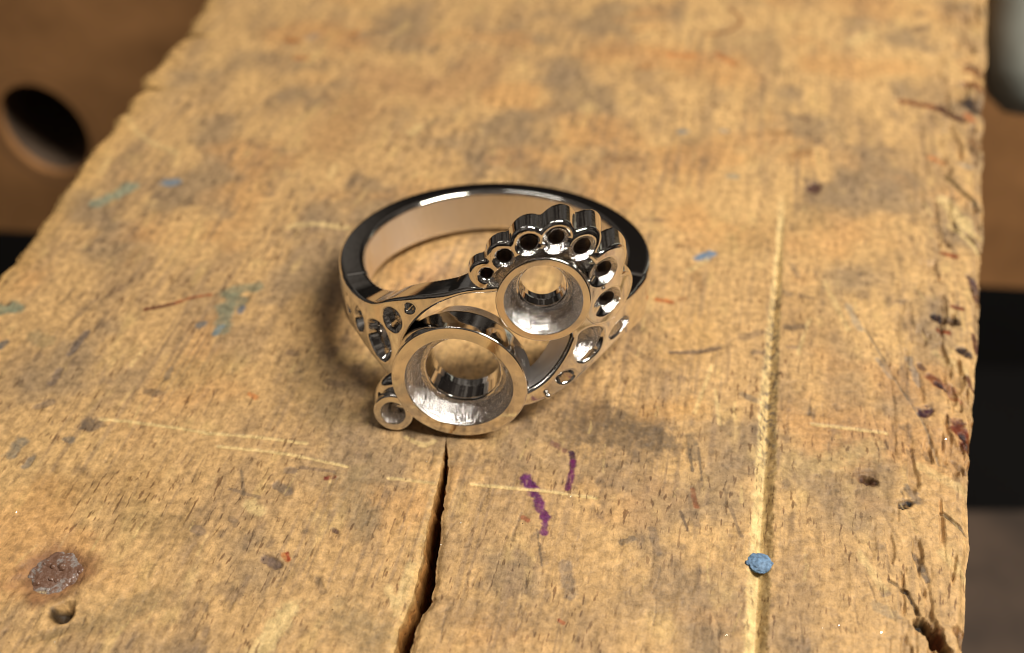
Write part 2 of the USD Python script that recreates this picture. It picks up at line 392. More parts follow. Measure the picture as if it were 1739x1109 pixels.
# broad tones
for pts, w, c, al in [
        ([(1000, 730), (1050, 735), (1105, 748)], 84, (108, 90, 70), .68), ([(985, 690), (1040, 715)], 40, (116, 94, 70), .45), ([(960, 745), (1010, 700)], 60, (122, 98, 72), .4), ([(1030, 700), (1130, 740)], 45, (96, 80, 62), .4),
        ([(480, 60), (540, 50), (600, 70)], 60, (208, 148, 86), .4), ([(1020, 90), (1120, 90), (1240, 110)], 70, (210, 148, 86), .35),
        ([(640, 130), (760, 150), (820, 110)], 80, (178, 132, 90), .45), ([(560, 240), (600, 180)], 90, (176, 130, 84), .45),
        ([(1150, 600), (1180, 560)], 70, (214, 168, 104), .5), ([(520, 620), (560, 700)], 70, (168, 138, 92), .5), ([(300, 640), (380, 620)], 70, (176, 146, 96), .5),
        ([(100, 830), (240, 820)], 80, (176, 136, 84), .5), ([(220, 880), (300, 900)], 60, (150, 122, 80), .45), ([(160, 1060), (260, 1020)], 45, (140, 120, 86), .5),
        ([(620, 880), (600, 840), (610, 800)], 60, (158, 134, 98), .6), ([(590, 1050), (640, 1080)], 70, (150, 128, 92), .55), ([(740, 1030), (860, 1050), (980, 1050)], 50, (158, 128, 92), .5),
        ([(1080, 1020), (1160, 1010)], 70, (160, 132, 98), .55), ([(1420, 800), (1500, 820)], 60, (180, 146, 100), .5), ([(1380, 790), (1480, 760)], 40, (200, 170, 116), .5),
        ([(1240, 420), (1300, 400), (1380, 370)], 60, (182, 148, 98), .5), ([(1330, 500), (1380, 560)], 60, (176, 136, 88), .4), ([(1100, 700), (1180, 690)], 40, (210, 158, 92), .5)]:
    stroke(pts, w, C_(*c), al, 0.8, 0.7)
# grey-brown smudges, burns, ink, wax and paint
MARKS = [
    ([(893, 815), (905, 832)], 21, (98, 34, 88), .92, 0), ([(905, 832), (916, 856), (926, 882)], 18, (104, 34, 90), .9, 0), ([(926, 882), (924, 905)], 13, (118, 44, 100), .85, 0),
    ([(971, 770), (973, 784)], 11, (56, 16, 48), .9, 0), ([(973, 784), (970, 808), (963, 830)], 10, (104, 26, 80), .9, 0), ([(938, 754), (958, 766)], 10, (128, 80, 70), .6, 0),
    ([(166, 346), (195, 332), (222, 318)], 20, (138, 148, 126), .75, 0), ([(283, 310), (296, 309)], 17, (118, 136, 150), .8, 0), ([(1186, 438), (1206, 431)], 20, (104, 132, 158), .9, 0),
    ([(1154, 224), (1166, 223)], 12, (128, 136, 136), .75, 0), ([(1228, 222), (1236, 221)], 12, (170, 158, 140), .6, 0), ([(1238, 298), (1250, 300)], 12, (150, 148, 132), .6, 0),
    ([(376, 560), (384, 530), (394, 502)], 20, (130, 130, 106), .75, 0), ([(388, 500), (412, 490), (436, 488)], 26, (134, 132, 104), .75, 0), ([(380, 525), (410, 512)], 26, (132, 128, 102), .75, 0), ([(336, 554), (346, 550)], 11, (112, 116, 116), .8, 0), ([(366, 567), (375, 556)], 10, (112, 128, 132), .75, 0), ([(408, 530), (412, 522)], 9, (96, 110, 124), .8, 0),
    ([(0, 524), (26, 522)], 24, (128, 138, 114), .85, 0), ([(0, 586), (4, 582)], 14, (90, 92, 92), .8, 0), ([(526, 64), (534, 60)], 15, (170, 146, 124), .7, 0),
    ([(248, 525), (275, 520), (298, 515)], 9, (92, 40, 22), .9, .05), ([(300, 514), (330, 506), (358, 501)], 7, (160, 84, 44), .75, .03),
    ([(1530, 171), (1560, 176), (1596, 184)], 10, (140, 72, 34), .8, .05), ([(1596, 184), (1615, 194), (1636, 204)], 13, (84, 38, 18), .9, .08), ([(1648, 172), (1662, 184)], 30, (62, 50, 48), .9, .2), ([(1643, 196), (1650, 204)], 14, (180, 104, 60), .8, 0),
    ([(1588, 540), (1606, 543), (1624, 547)], 14, (52, 18, 10), .95, .1), ([(1596, 562), (1612, 566)], 8, (150, 70, 34), .8, 0), ([(1632, 594), (1646, 602)], 12, (50, 18, 10), .95, .1), ([(1578, 640), (1600, 654), (1618, 660)], 13, (150, 84, 48), .8, .05), ([(1590, 650), (1606, 660)], 6, (70, 28, 18), .9, .05),
    ([(1628, 724), (1640, 738), (1648, 752)], 22, (128, 58, 30), .85, .1), ([(1634, 738), (1648, 754)], 7, (60, 26, 14), .9, .1), ([(1570, 700), (1576, 697)], 16, (84, 50, 50), .9, .1), ([(1532, 860), (1542, 855)], 11, (36, 10, 5), .95, .15),
    ([(1468, 812), (1482, 818)], 15, (62, 30, 18), .9, .2), ([(1462, 806), (1476, 806)], 26, (116, 84, 60), .5, .05), ([(1378, 322), (1386, 316)], 20, (78, 46, 44), .85, .1), ([(1558, 50), (1570, 48)], 14, (110, 84, 70), .6, 0), ([(1560, 24), (1568, 22)], 10, (120, 100, 84), .5, 0),
    ([(490, 68), (502, 70)], 16, (160, 92, 40), .7, 0), ([(506, 98), (518, 98)], 16, (168, 104, 56), .65, 0), ([(598, 60), (606, 55)], 12, (160, 100, 50), .6, 0),
    ([(1198, 58), (1230, 54), (1254, 42), (1258, 30), (1238, 12)], 7, (138, 84, 48), .7, 0), ([(1078, 52), (1096, 50)], 10, (150, 98, 56), .6, 0), ([(1122, 56), (1132, 56)], 9, (150, 100, 50), .6, 0), ([(1220, 92), (1248, 108)], 14, (178, 106, 54), .6, 0), ([(1140, 92), (1180, 94)], 16, (196, 118, 62), .6, 0),
    ([(1078, 116), (1106, 114)], 10, (158, 108, 62), .5, 0), ([(1130, 136), (1152, 132)], 12, (150, 112, 66), .5, 0), ([(1030, 272), (1090, 270)], 16, (150, 110, 72), .55, 0), ([(1350, 262), (1372, 258)], 22, (150, 106, 64), .6, 0), ([(1310, 226), (1345, 226)], 9, (140, 104, 62), .6, 0), ([(1360, 200), (1372, 204)], 10, (120, 88, 64), .6, 0),
    ([(1580, 268), (1602, 272)], 12, (186, 104, 48), .6, 0), ([(1600, 430), (1622, 436)], 9, (160, 76, 36), .75, 0), ([(1604, 410), (1614, 420)], 7, (120, 84, 40), .7, 0), ([(1640, 120), (1662, 124)], 10, (160, 90, 44), .6, 0), ([(1650, 140), (1668, 146)], 8, (150, 84, 40), .6, 0), ([(1622, 108), (1650, 100)], 6, (170, 104, 56), .5, 0), ([(1655, 480), (1662, 500)], 14, (96, 54, 48), .8, .1), ([(1656, 570), (1660, 590)], 10, (110, 62, 46), .8, 0),
    ([(1606, 296), (1630, 320), (1665, 350)], 6, (116, 92, 50), .8, .15), ([(1630, 276), (1645, 282)], 12, (160, 150, 136), .6, 0), ([(1640, 400), (1665, 424)], 5, (110, 84, 46), .8, .15),
    ([(1115, 508), (1140, 513)], 9, (190, 104, 48), .9, 0), ([(1155, 508), (1164, 506)], 10, (140, 96, 58), .6, 0), ([(1138, 598), (1180, 598), (1222, 590)], 9, (104, 84, 70), .75, .03), ([(1262, 572), (1300, 562)], 14, (120, 98, 78), .5, 0), ([(1336, 554), (1366, 554)], 12, (104, 84, 66), .65, 0), ([(1280, 598), (1304, 596)], 10, (112, 92, 76), .6, 0), ([(1340, 588), (1356, 588)], 8, (124, 100, 80), .6, 0), ([(1080, 555), (1086, 560)], 18, (112, 88, 66), .6, 0), ([(1068, 590), (1102, 612)], 12, (116, 92, 70), .5, 0), ([(1262, 668), (1286, 680)], 14, (124, 108, 88), .65, 0), ([(1345, 450), (1355, 470)], 10, (128, 108, 86), .5, 0), ([(1330, 495), (1342, 500)], 12, (126, 106, 84), .55, 0), ([(1360, 500), (1378, 506)], 9, (132, 106, 80), .55, 0), ([(1100, 374), (1126, 374)], 10, (120, 92, 72), .6, 0), ([(1176, 460), (1190, 488)], 16, (150, 112, 70), .5, 0),
    ([(1000, 640), (1010, 700)], 40, (150, 116, 76), .35, 0), ([(1172, 740), (1178, 775)], 18, (112, 96, 76), .6, 0), ([(1170, 760), (1176, 800)], 5, (100, 84, 68), .7, 0), ([(1186, 760), (1192, 815)], 5, (100, 84, 68), .7, 0), ([(1176, 830), (1182, 860)], 8, (140, 78, 46), .7, .03), ([(1240, 860), (1258, 910)], 7, (112, 92, 72), .6, 0), ([(1156, 870), (1168, 902)], 5, (92, 74, 62), .7, 0), ([(1056, 922), (1072, 916)], 14, (92, 82, 72), .7, 0), ([(1108, 900), (1118, 940)], 14, (126, 106, 88), .55, 0),
    ([(960, 960), (968, 1010)], 22, (140, 122, 104), .6, 0), ([(880, 940), (905, 960)], 20, (146, 118, 90), .5, 0), ([(912, 900), (920, 960)], 4, (92, 76, 62), .65, 0), ([(888, 878), (896, 884)], 9, (170, 80, 50), .7, 0), ([(950, 1052), (956, 1058)], 8, (176, 92, 54), .7, 0),
    ([(452, 948), (470, 958)], 20, (106, 86, 78), .8, .1), ([(481, 942), (488, 950)], 10, (192, 122, 66), .8, 0), ([(488, 940), (490, 950)], 6, (160, 60, 30), .8, 0), ([(552, 812), (566, 810)], 8, (130, 40, 32), .85, 0), ([(568, 900), (572, 902)], 10, (76, 48, 44), .8, .06), ([(566, 800), (510, 794)], 7, (120, 98, 82), .6, 0), ([(490, 798), (500, 800)], 14, (116, 100, 88), .6, 0), ([(470, 826), (490, 836)], 16, (126, 108, 92), .65, .04), ([(390, 830), (440, 845)], 6, (118, 98, 80), .6, 0), ([(410, 800), (414, 840)], 5, (108, 92, 74), .6, 0), ([(395, 880), (402, 890)], 14, (116, 96, 78), .55, 0), ([(330, 898), (342, 904)], 16, (124, 104, 88), .55, 0), ([(380, 1000), (400, 1010)], 26, (150, 122, 90), .5, 0), ([(538, 985), (548, 1005)], 12, (116, 94, 70), .6, .05),
    ([(148, 722), (164, 718)], 28, (104, 88, 74), .8, .05), ([(252, 664), (268, 668)], 18, (122, 98, 74), .7, 0), ([(120, 600), (132, 584), (148, 566)], 14, (112, 98, 90), .75, .05), ([(88, 650), (100, 630)], 14, (118, 100, 88), .65, .05), ([(64, 690), (84, 684)], 16, (112, 96, 84), .6, .05), ([(188, 502), (204, 488)], 14, (146, 116, 86), .6, 0), ([(105, 515), (118, 500)], 10, (140, 112, 78), .5, 0), ([(20, 770), (36, 750)], 22, (124, 118, 104), .7, 0), ([(44, 790), (56, 776)], 16, (116, 110, 100), .7, .05), ([(110, 745), (120, 748)], 14, (110, 106, 98), .6, 0), ([(60, 570), (78, 580)], 30, (160, 140, 100), .5, 0), ([(560, 600), (566, 596)], 22, (118, 94, 72), .6, 0), ([(560, 650), (576, 652)], 18, (116, 92, 70), .6, 0), ([(490, 598), (502, 600)], 14, (124, 98, 76), .6, 0), ([(424, 668), (434, 674)], 9, (196, 120, 64), .7, 0), ([(284, 640), (290, 625)], 12, (132, 112, 90), .6, 0), ([(220, 450), (235, 430)], 16, (160, 122, 80), .5, 0), ([(60, 1085), (140, 1060)], 20, (110, 92, 62), .5, .06),
    ([(1490, 610), (1512, 640)], 9, (136, 124, 108), .6, .06), ([(1545, 610), (1560, 650)], 12, (134, 124, 112), .65, .05), ([(1440, 520), (1460, 560)], 12, (156, 148, 132), .5, 0), ([(1470, 560), (1500, 610), (1530, 660), (1570, 720), (1595, 790)], 4, (130, 116, 96), .6, .06), ([(1555, 940), (1575, 985)], 8, (106, 92, 80), .7, .08), ([(1545, 830), (1560, 850)], 12, (130, 114, 100), .6, 0), ([(1600, 870), (1640, 905)], 5, (110, 90, 62), .7, .12), ([(1510, 985), (1540, 1005)], 6, (110, 88, 58), .75, .1), ([(1540, 1005), (1562, 1045)], 5, (90, 66, 40), .8, .1), ([(1490, 1030), (1520, 1045)], 22, (160, 140, 110), .55, 0), ([(1500, 1010), (1508, 1008)], 10, (110, 94, 80), .6, 0),
    ([(1646, 112), (1668, 118)], 11, (110, 56, 26), .85, .1), ([(1640, 140), (1666, 150)], 9, (130, 66, 30), .8, .08), ([(1650, 232), (1668, 244)], 10, (120, 66, 34), .75, .08), ([(1652, 250), (1668, 262)], 6, (80, 44, 24), .8, .1), ([(1645, 470), (1664, 488)], 9, (84, 44, 34), .8, .1), ([(1618, 520), (1634, 524)], 7, (140, 70, 36), .8, .05), ([(1644, 640), (1654, 655)], 8, (110, 56, 30), .8, .08), ([(1612, 668), (1640, 682)], 7, (168, 96, 52), .7, .05), ([(1560, 620), (1566, 626)], 9, (96, 60, 48), .7, .05), ([(1622, 780), (1640, 800)], 6, (120, 84, 50), .7, .08),
    ([(1566, 1058), (1584, 1080), (1612, 1115)], 17, (20, 8, 4), .97, .9), ([(1590, 1070), (1600, 1090)], 12, (130, 66, 30), .8, .3), ([(1630, 1070), (1640, 1090)], 16, (130, 84, 40), .7, .2)]
for pts, w, c, al, dp in MARKS:
    burn = min(p_[0] for p_ in pts) > 1525 and c[0] < 165 and c[0] > c[2] * 1.25; dab = c[1] >= c[0] and max(p_[0] for p_ in pts) < 450
    stroke(pts, w * (1.35 if burn else 1.25 if dab else 1), C_(*c) * (0.75 if burn else 1), min(al * 1.1, 0.97) if burn else al, 0.35, 0.55, dp)
for k in range(330):                                         # fibres and dirt lines along the grain
    x_, y_ = rng.uniform(0, 1640), rng.uniform(120, 1105)
    if x_ < edge(LEFT, y_) + 10: continue
    tilt = 0.35 * smoothstep(1380, 1600, x_) * (1 if y_ > 250 else 0) - GRAIN + rng.normal(0, 0.10); ln = rng.uniform(0.5, 2.2)
    g0 = G(x_, y_)[:2]; dv_ = np.array([-math.sin(tilt), math.cos(tilt)]) * ln
    q_ = [g0, g0 + 0.5 * dv_ + rng.normal(0, 0.06, 2), g0 + dv_]
    pp = []
    for w_ in q_:
        d_ = np.array([w_[0], w_[1], 0]) - CAM; pp.append((W / 2 + FPX * (d_ @ CR) / (d_ @ CF), H / 2 - FPX * (d_ @ CU) / (d_ @ CF)))
    dark = rng.uniform() < 0.72
    stroke(pp, rng.uniform(2.5, 5.5), C_(112, 90, 66) if dark else C_(228, 194, 130), rng.uniform(0.25, 0.6), 0.5, 0.9, 0.03 if dark else 0.0, 0.5)
# pale scrapes where the grey skin of the wood is off
for pts, w, al, dp in [([(170, 711), (260, 720), (350, 734)], 6, .8, .05), ([(350, 735), (440, 742), (520, 753)], 6, .75, .05), ([(370, 757), (480, 770), (590, 792)], 6, .75, .05), ([(660, 812), (700, 816), (735, 820)], 6, .6, .04), ([(800, 822), (870, 830), (940, 836), (1012, 846)], 6, .85, .05),
                       ([(1380, 719), (1440, 726), (1505, 734)], 7, .7, .05), ([(490, 384), (540, 380), (590, 386)], 12, .55, .03), ([(440, 1109), (462, 1074), (490, 1036)], 36, .75, 0), ([(424, 858), (440, 870)], 20, .7, 0), ([(1605, 340), (1630, 372), (1655, 395)], 26, .85, .12), ([(1612, 380), (1640, 405), (1660, 430)], 9, .85, 0), ([(690, 742), (720, 755), (738, 748)], 10, .6, .03), ([(210, 190), (240, 230), (300, 260)], 10, .4, 0), ([(1440, 560), (1400, 480)], 9, .4, .02),
                       ([(1180, 700), (1210, 620)], 7, .5, .02), ([(1220, 690), (1214, 660), (1222, 720)], 6, .5, .02), ([(1355, 600), (1375, 540)], 6, .5, .02), ([(1460, 940), (1500, 1000)], 14, .45, 0), ([(1560, 790), (1630, 830)], 20, .4, 0), ([(1600, 940), (1640, 980)], 16, .45, 0), ([(1590, 600), (1640, 630)], 14, .4, 0), ([(700, 960), (690, 985), (680, 1020)], 20, .55, .0), ([(660, 1000), (676, 1040)], 16, .5, 0),
                       ([(170, 295), (185, 270)], 9, .4, 0), ([(560, 300), (570, 280)], 12, .3, 0), ([(700, 225), (712, 215)], 16, .45, 0), ([(1170, 460), (1200, 440)], 10, .5, 0), ([(1250, 70), (1320, 60)], 10, .2, 0), ([(1450, 70), (1475, 60)], 26, .4, 0)]:
    stroke(pts, w, C_(232, 200, 138), al, 0.45, 0.5, dp)
# knife-cut groove on the right, pale inside
gq, gp = line_dist([(1328, 300), (1326, 370), (1320, 470), (1312, 580), (1306, 680), (1301, 780), (1295, 880), (1289, 990), (1283, 1109), (1268, 1500)])
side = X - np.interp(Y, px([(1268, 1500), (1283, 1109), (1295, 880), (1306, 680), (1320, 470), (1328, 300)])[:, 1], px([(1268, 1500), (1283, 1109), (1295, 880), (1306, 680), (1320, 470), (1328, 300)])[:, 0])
gw = 0.24 + 0.42 * smoothstep(0.05, 0.62, gp)
gq = gq * (1 + 0.7 * (ero - 0.5) + 0.5 * (ero2 - 0.5))
ga = (1 - smoothstep(0.75, 1.1, gq / gw)) * smoothstep(0.02, 0.12, gp)
base = mixto(base, C_(236, 204, 142), ga * np.clip(0.95 * (0.9 + 0.5 * (ero - 0.5)), 0, 1))
base = mixto(base, C_(132, 98, 56), ga * smoothstep(0.05, 0.5, side / gw) * smoothstep(0.3, 0.55, gp) * 0.6)  # darker right flank: the shade on that wall painted into the colour
grime = ga * smoothstep(0.50, 0.62, ero2) * (1 - smoothstep(0.3, 0.7, np.abs(gp - 0.40) / 0.3)) * 0.8
base = mixto(base, C_(110, 96, 84), grime)
Z -= 0.55 * np.clip(1 - gq / gw, 0, 1) * smoothstep(0.02, 0.35, gp)
# pits: under the crust and the little hole below it
for c, rad, dp in (((95, 972), 2.6, 0.35), ((106, 1040), 0.75, 0.9), ((1476, 813), 0.35, 0.3), ((757, 748), 0.3, 0.05)):
    q = G(*c)[:2]; d = np.hypot(P2[..., 0] - q[0], (P2[..., 1] - q[1])) / rad * (1 + 0.8 * (N(0.9, 0.9, 31, 2) - 0.5))
    Z -= dp * (1 - smoothstep(0.2, 1.0, d))
q = G(106, 1040)[:2]; d = np.hypot((P2[..., 0] - q[0]) / 0.85, (P2[..., 1] - q[1]) / 0.55) * (1 + 1.2 * (ero - 0.5))
base = mixto(base, C_(38, 26, 14), (1 - smoothstep(0.5, 1.0, d)) * 0.95)
q = G(95, 972)[:2]; d = np.hypot((P2[..., 0] - q[0]) / 2.3, (P2[..., 1] - q[1]) / 2.0) * (1 + 0.9 * (N(0.9, 0.9, 33, 3) - 0.5))
base = mixto(base, C_(140, 96, 64), (1 - smoothstep(0.6, 1.25, d)) * 0.85)
# torn, splintered grain along the right edge
er = (wR[:, None, 0] - X); el = (X - wL[:, None, 0])
tear = smoothstep(0.52, 0.66, N(0.5, 2.6, 41, 3, True)) * (1 - smoothstep(0.5, 7.5, er)); Z -= 0.35 * tear
base = mixto(base, C_(150, 116, 76), tear * 0.45)
Z -= 0.45 * (1 - smoothstep(0.0, 0.8, er)) ** 2 + 0.5 * (1 - smoothstep(0.0, 0.9, el)) ** 2
base = mixto(base, C_(214, 166, 92), (1 - smoothstep(0.2, 3.0, el)) * 0.45)
# rounded lips of the split
gap = np.clip((cR - cL)[:, 0], 0, 1)[:, None]
dl, dr = np.abs(cL[:, None, 0] - X), np.abs(X - cR[:, None, 0]); lip = np.minimum(dl, dr)
Z -= 0.22 * np.clip(gap, 0, 1) * (1 - smoothstep(0.0, 0.45, lip)) ** 2
base = mixto(base, C_(220, 180, 112), (1 - smoothstep(0.05, 0.5, dl)) * gap * (Y < tip[1]) * 0.55)

ny, nx = X.shape
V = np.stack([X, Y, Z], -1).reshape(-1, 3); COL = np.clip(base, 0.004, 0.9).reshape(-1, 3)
ii = (np.arange(ny - 1)[:, None] * nx + np.arange(nx - 1)).ravel()
colid = np.tile(np.arange(nx - 1), ny - 1); rowid = np.repeat(np.arange(ny - 1), nx - 1)
seam = colid == NL - 1
openrow = rows[rowid] >= 742
ii = ii[~(seam)]
F = np.concatenate([np.stack([ii, ii + nx, ii + nx + 1], 1), np.stack([ii, ii + nx + 1, ii + 1], 1)])
F = F[:, ::1]
# side walls: outer edges, both faces of the split, near and far ends
VV, FF, CC = [V], [F], [COL]; count = len(V)


def wall(ids, col, depth=16.0, flip=False, lean=0.0):
    global count
    steps = np.array([0.0, 0.25, 0.8, 2.0, 5.0, 10.0, depth]); p = V[ids]; n = len(ids)
    q = np.stack([p - np.array([0, 0, s]) + np.array([lean * s + 0.0, 0, 0]) + (np.stack([(meshkit.noise(p * 3 + s) - 0.5) * min(s, 0.3), p[:, 0] * 0, p[:, 0] * 0], 1)) for s in steps])
    c = np.stack([COL[ids] * (1 - min(s * 2, 1)) + np.asarray(col) * min(s * 2, 1) for s in steps]) * (0.75 + 0.5 * meshkit.noise(q * np.array([2, 2, 0.5]))[..., None])
    k = (np.arange(len(steps) - 1)[:, None] * n + np.arange(n - 1)).ravel()
    f = np.concatenate([np.stack([k, k + n, k + n + 1], 1), np.stack([k, k + n + 1, k + 1], 1)]) + count
    VV.append(q.reshape(-1, 3)); CC.append(c.reshape(-1, 3)); FF.append(f[:, ::-1] if flip else f); count += q.shape[0] * n


R0 = np.arange(ny)
wc = srgb(150, 104, 56, K)
wall(R0 * nx, wc); wall(R0 * nx + nx - 1, wc, flip=True)
o = R0[rows >= 741]
wall(o * nx + NL - 1, srgb(176, 122, 66, K), flip=True, lean=0.12); wall(o * nx + NL, srgb(150, 100, 54, K), lean=-0.02)  # left face brighter: the light falling on it is put into its colour
for r in (0, ny - 1): wall(r * nx + np.arange(NL), wc, flip=(r == 0)); wall(r * nx + NL + np.arange(NR), wc, flip=(r == 0))
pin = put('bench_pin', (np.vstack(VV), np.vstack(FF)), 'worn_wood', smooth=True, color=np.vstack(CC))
tag(pin, 'worn tan wooden bench pin with scratches, ink marks and a split, under the ring', 'bench pin')


def top(px_, py_):
    """Point on the pin's surface at a place of the picture."""
    g = G(px_, py_); k = np.argmin(np.abs(Yrow - g[1])); j = np.argmin(np.abs(X[k] - g[0])); return np.array([g[0], g[1], Z[k, j]])

# ------------------------------------------------------------------ the ring
RC = np.array([-1.126, 1.893, 3.60])
TILT = math.asin(0.18743)                                    # it lies on the back of its shank and on the large setting
RX, RF, RA = np.array([1.0, 0, 0]), np.array([0, -math.cos(TILT), math.sin(TILT)]), np.array([0, math.sin(TILT), math.cos(TILT)])


def world(p):                                                # ring coordinates: x right, y out through the head, h along the finger
    p = np.asarray(p, float); return RC + p[:, :1] * RX + p[:, 1:2] * RF + p[:, 2:3] * RA


ring = thing('ring', 'unset white metal ring with two empty bezels and scalloped halo on the bench pin', 'ring')


def rpart(name, vf, mat, parent=None, smooth=True, flip=False):
    v, f = vf
    return put(name, (world(v), np.asarray(f)[:, ::-1] if flip else f), mat, parent or ring, smooth)

# shank
HW, R0_, R1_ = 1.62, 8.76, 10.5
prof = rounded([(R0_ + 0.02, -0.5), (R0_, HW * -1), (R1_ - 0.1, -HW), (R1_ + 0.02, 0), (R1_ - 0.1, HW), (R0_, HW), (R0_ + 0.02, 0.5), (R0_ + 0.02, -0.5)], 0.34, 6)
prof = rounded([(R0_, 0), (R0_, -HW), (R1_ - 0.05, -HW), (R1_ + 0.04, 0), (R1_ - 0.05, HW), (R0_, HW), (R0_, 0)], 0.36, 7)
th = np.linspace(math.radians(57), math.radians(303), 260)


def sweep(profile, th, capped=True):
    p = np.asarray(profile); n = len(p)
    v = np.stack([p[None, :, 0] * np.sin(th)[:, None], p[None, :, 0] * np.cos(th)[:, None], np.repeat(p[None, :, 1], len(th), 0)], -1)
    k = (np.arange(len(th) - 1)[:, None] * n + np.arange(n - 1)).ravel()
    f = np.concatenate([np.stack([k, k + n, k + n + 1], 1), np.stack([k, k + n + 1, k + 1], 1)])
    v = v.reshape(-1, 3)
    if capped:
        for e, s in ((0, 1), (len(th) - 1, -1)):
            c = len(v); v = np.vstack([v, v[e * n:(e + 1) * n].mean(0)])
            a = e * n + np.arange(n - 1); t = np.stack([np.full(n - 1, c), a, a + 1], 1); f = np.vstack([f, t if s > 0 else t[:, ::-1]])
    return v, f


sv, sf = sweep(prof, th); tt = np.arctan2(sv[:, 0], sv[:, 1]) % (2 * np.pi)
kk = smoothstep(math.radians(57), math.radians(71), np.minimum(tt, 2 * np.pi - tt)); sr = np.hypot(sv[:, 0], sv[:, 1]); rm = 9.65
nr = rm + (sr - rm) * (0.72 + 0.28 * kk); sv[:, :2] *= (nr / sr)[:, None]; sv[:, 2] *= 0.62 + 0.38 * kk
rpart('shank', (sv, sf), 'polished_metal', smooth=40)
zz = np.linspace(-HW + 0.30, HW - 0.30, 9)
rpart('inner_band', sweep(np.stack([np.full(9, R0_ - 0.012), zz], 1), np.linspace(math.radians(70), math.radians(290), 200), False), 'satin_metal', smooth=True)

# pierced shoulders, laid out on the unrolled ring (u = arc length at radius 10.8, h = along the finger)
RU = 10.8
SH_L = spline([(-15.5, 1.1), (-14.2, 1.52), (-12.8, 1.60), (-11.2, 1.62), (-9.87, 1.78), (-8.8, 2.02), (-7.9, 2.34), (-6.85, 2.95), (-5.94, 3.38), (-4.71, 3.85), (-3.59, 4.2), (-2.66, 4.5), (-1.39, 4.98), (0.6, 5.25), (0.9, 4.9),
               (-0.1, 4.72), (-1.4, 4.58), (-2.35, 4.2), (-3.34, 3.58), (-4.3, 2.7), (-5.15, 1.6), (-5.8, .45), (-6.0, -.8), (-6.0, -2.4), (-6.4, -3.1), (-7.1, -2.75), (-8.12, -2.2), (-9.38, -1.78), (-10.67, -1.52), (-12.1, -1.58), (-14.0, -1.52), (-15.5, -1.1)], 5)
HO_L = [[(-12.3, .75), (-12.55, 0), (-12.1, -.62), (-11.6, -.15), (-11.65, .62)],
        [(-10.35, .85), (-10.95, -.1), (-10.6, -.95), (-9.82, -.85), (-9.42, -.08), (-9.65, .72)],
        [(-8.79, .56), (-7.95, 1.05), (-7.23, .85), (-6.78, -.05), (-6.76, -1.0), (-7.2, -1.72), (-7.87, -1.75), (-8.6, -1.25), (-9.0, -.43)],
        [(-7.19, 2.1), (-6.6, 2.55), (-6.0, 2.42), (-5.72, 1.85), (-5.8, 1.25), (-6.2, .88), (-6.84, 1.0), (-7.18, 1.47)],
        [(-5.45, 3.08), (-5.19, 3.32), (-4.84, 3.26), (-4.68, 2.98), (-4.99, 2.64), (-5.37, 2.66)]]
SH_R = spline([(15.5, 1.1), (14.2, 1.52), (12.5, 1.6), (10.0, 1.75), (8.4, 2.1), (7.0, 2.4), (5.6, 2.3), (4.75, 1.9), (4.95, 1.1), (4.82, .62), (4.5, -.1), (3.85, -1.1), (3.1, -1.88), (2.2, -2.42), (1.2, -2.8), (1.0, -3.5), (2.17, -3.5), (3.1, -3.25), (4.05, -2.92), (5.38, -2.3), (6.49, -1.62), (7.83, -1.05), (8.98, -.85), (10.3, -1.1), (12.5, -1.52), (14.2, -1.5), (15.5, -1.1)], 5)
HO_R = [[(5.42, 1.1), (6.26, 1.25), (7.1, .92), (7.3, .25), (7.0, -.6), (6.4, -1.0), (5.75, -1.15), (5.22, -.85), (5.05, -.2), (5.25, .5)],
        [(3.86, -1.8), (4.29, -1.45), (4.92, -1.48), (5.2, -1.87), (4.95, -2.22), (4.41, -2.34), (3.96, -2.1)],
        [(7.85, .1), (8.5, .55), (9.6, .55), (9.9, .1), (9.2, -.28), (8.2, -.4), (7.8, -.25)]]


def shoulder(outline, holes, u0, u1, h0, h1):
    H_ = [spline(h, 5) for h in holes]

    def fn(u, h, r):
        sh = u.shape; q = np.stack([u.ravel(), h.ravel()], 1)
        if u.ndim == 3:
            a = poly_sdf(outline, np.stack([u[:, :, 0].ravel(), h[:, :, 0].ravel()], 1)).reshape(sh[0], sh[1], 1)
            b = [poly_sdf(k, np.stack([u[:, :, 0].ravel(), h[:, :, 0].ravel()], 1)).reshape(sh[0], sh[1], 1) for k in H_]
        else:
            a = poly_sdf(outline, q); b = [poly_sdf(k, q) for k in H_]
        ro = 10.52 + 0.36 * smoothstep(12.0, 6.5, np.abs(u)); ri = 8.80
        en = smoothstep(13.2, 15.5, np.abs(u)); ro = ro - 0.3 * en; ri = ri + 0.3 * en
        d = slab(a + 0 * r, np.abs(r - (ro + ri) / 2) - (ro - ri) / 2, 0.17 + 0.15 * smoothstep(9.5, 12.5, np.abs(u)))
        for k in b:
            dep = np.clip(ro - r, 0, 2)
            d = smax(d, -(k + np.minimum(0.42 * dep, 0.30)), 0.09)
        return d
    v, f = sdf_mesh(fn, (u0, h0, 8.5), (u1, h1, 11.2), 0.085)
    t = v[:, 0] / RU
    return np.stack([v[:, 2] * np.sin(t), v[:, 2] * np.cos(t), v[:, 1]], 1), f


rpart('pierced_shoulder', shoulder(SH_L, HO_L, -15.8, 1.3, -3.5, 5.6), 'polished_metal', flip=False)
rpart('pierced_shoulder', shoulder(SH_R, HO_R, 0.6, 15.8, -3.9, 2.8), 'polished_metal')

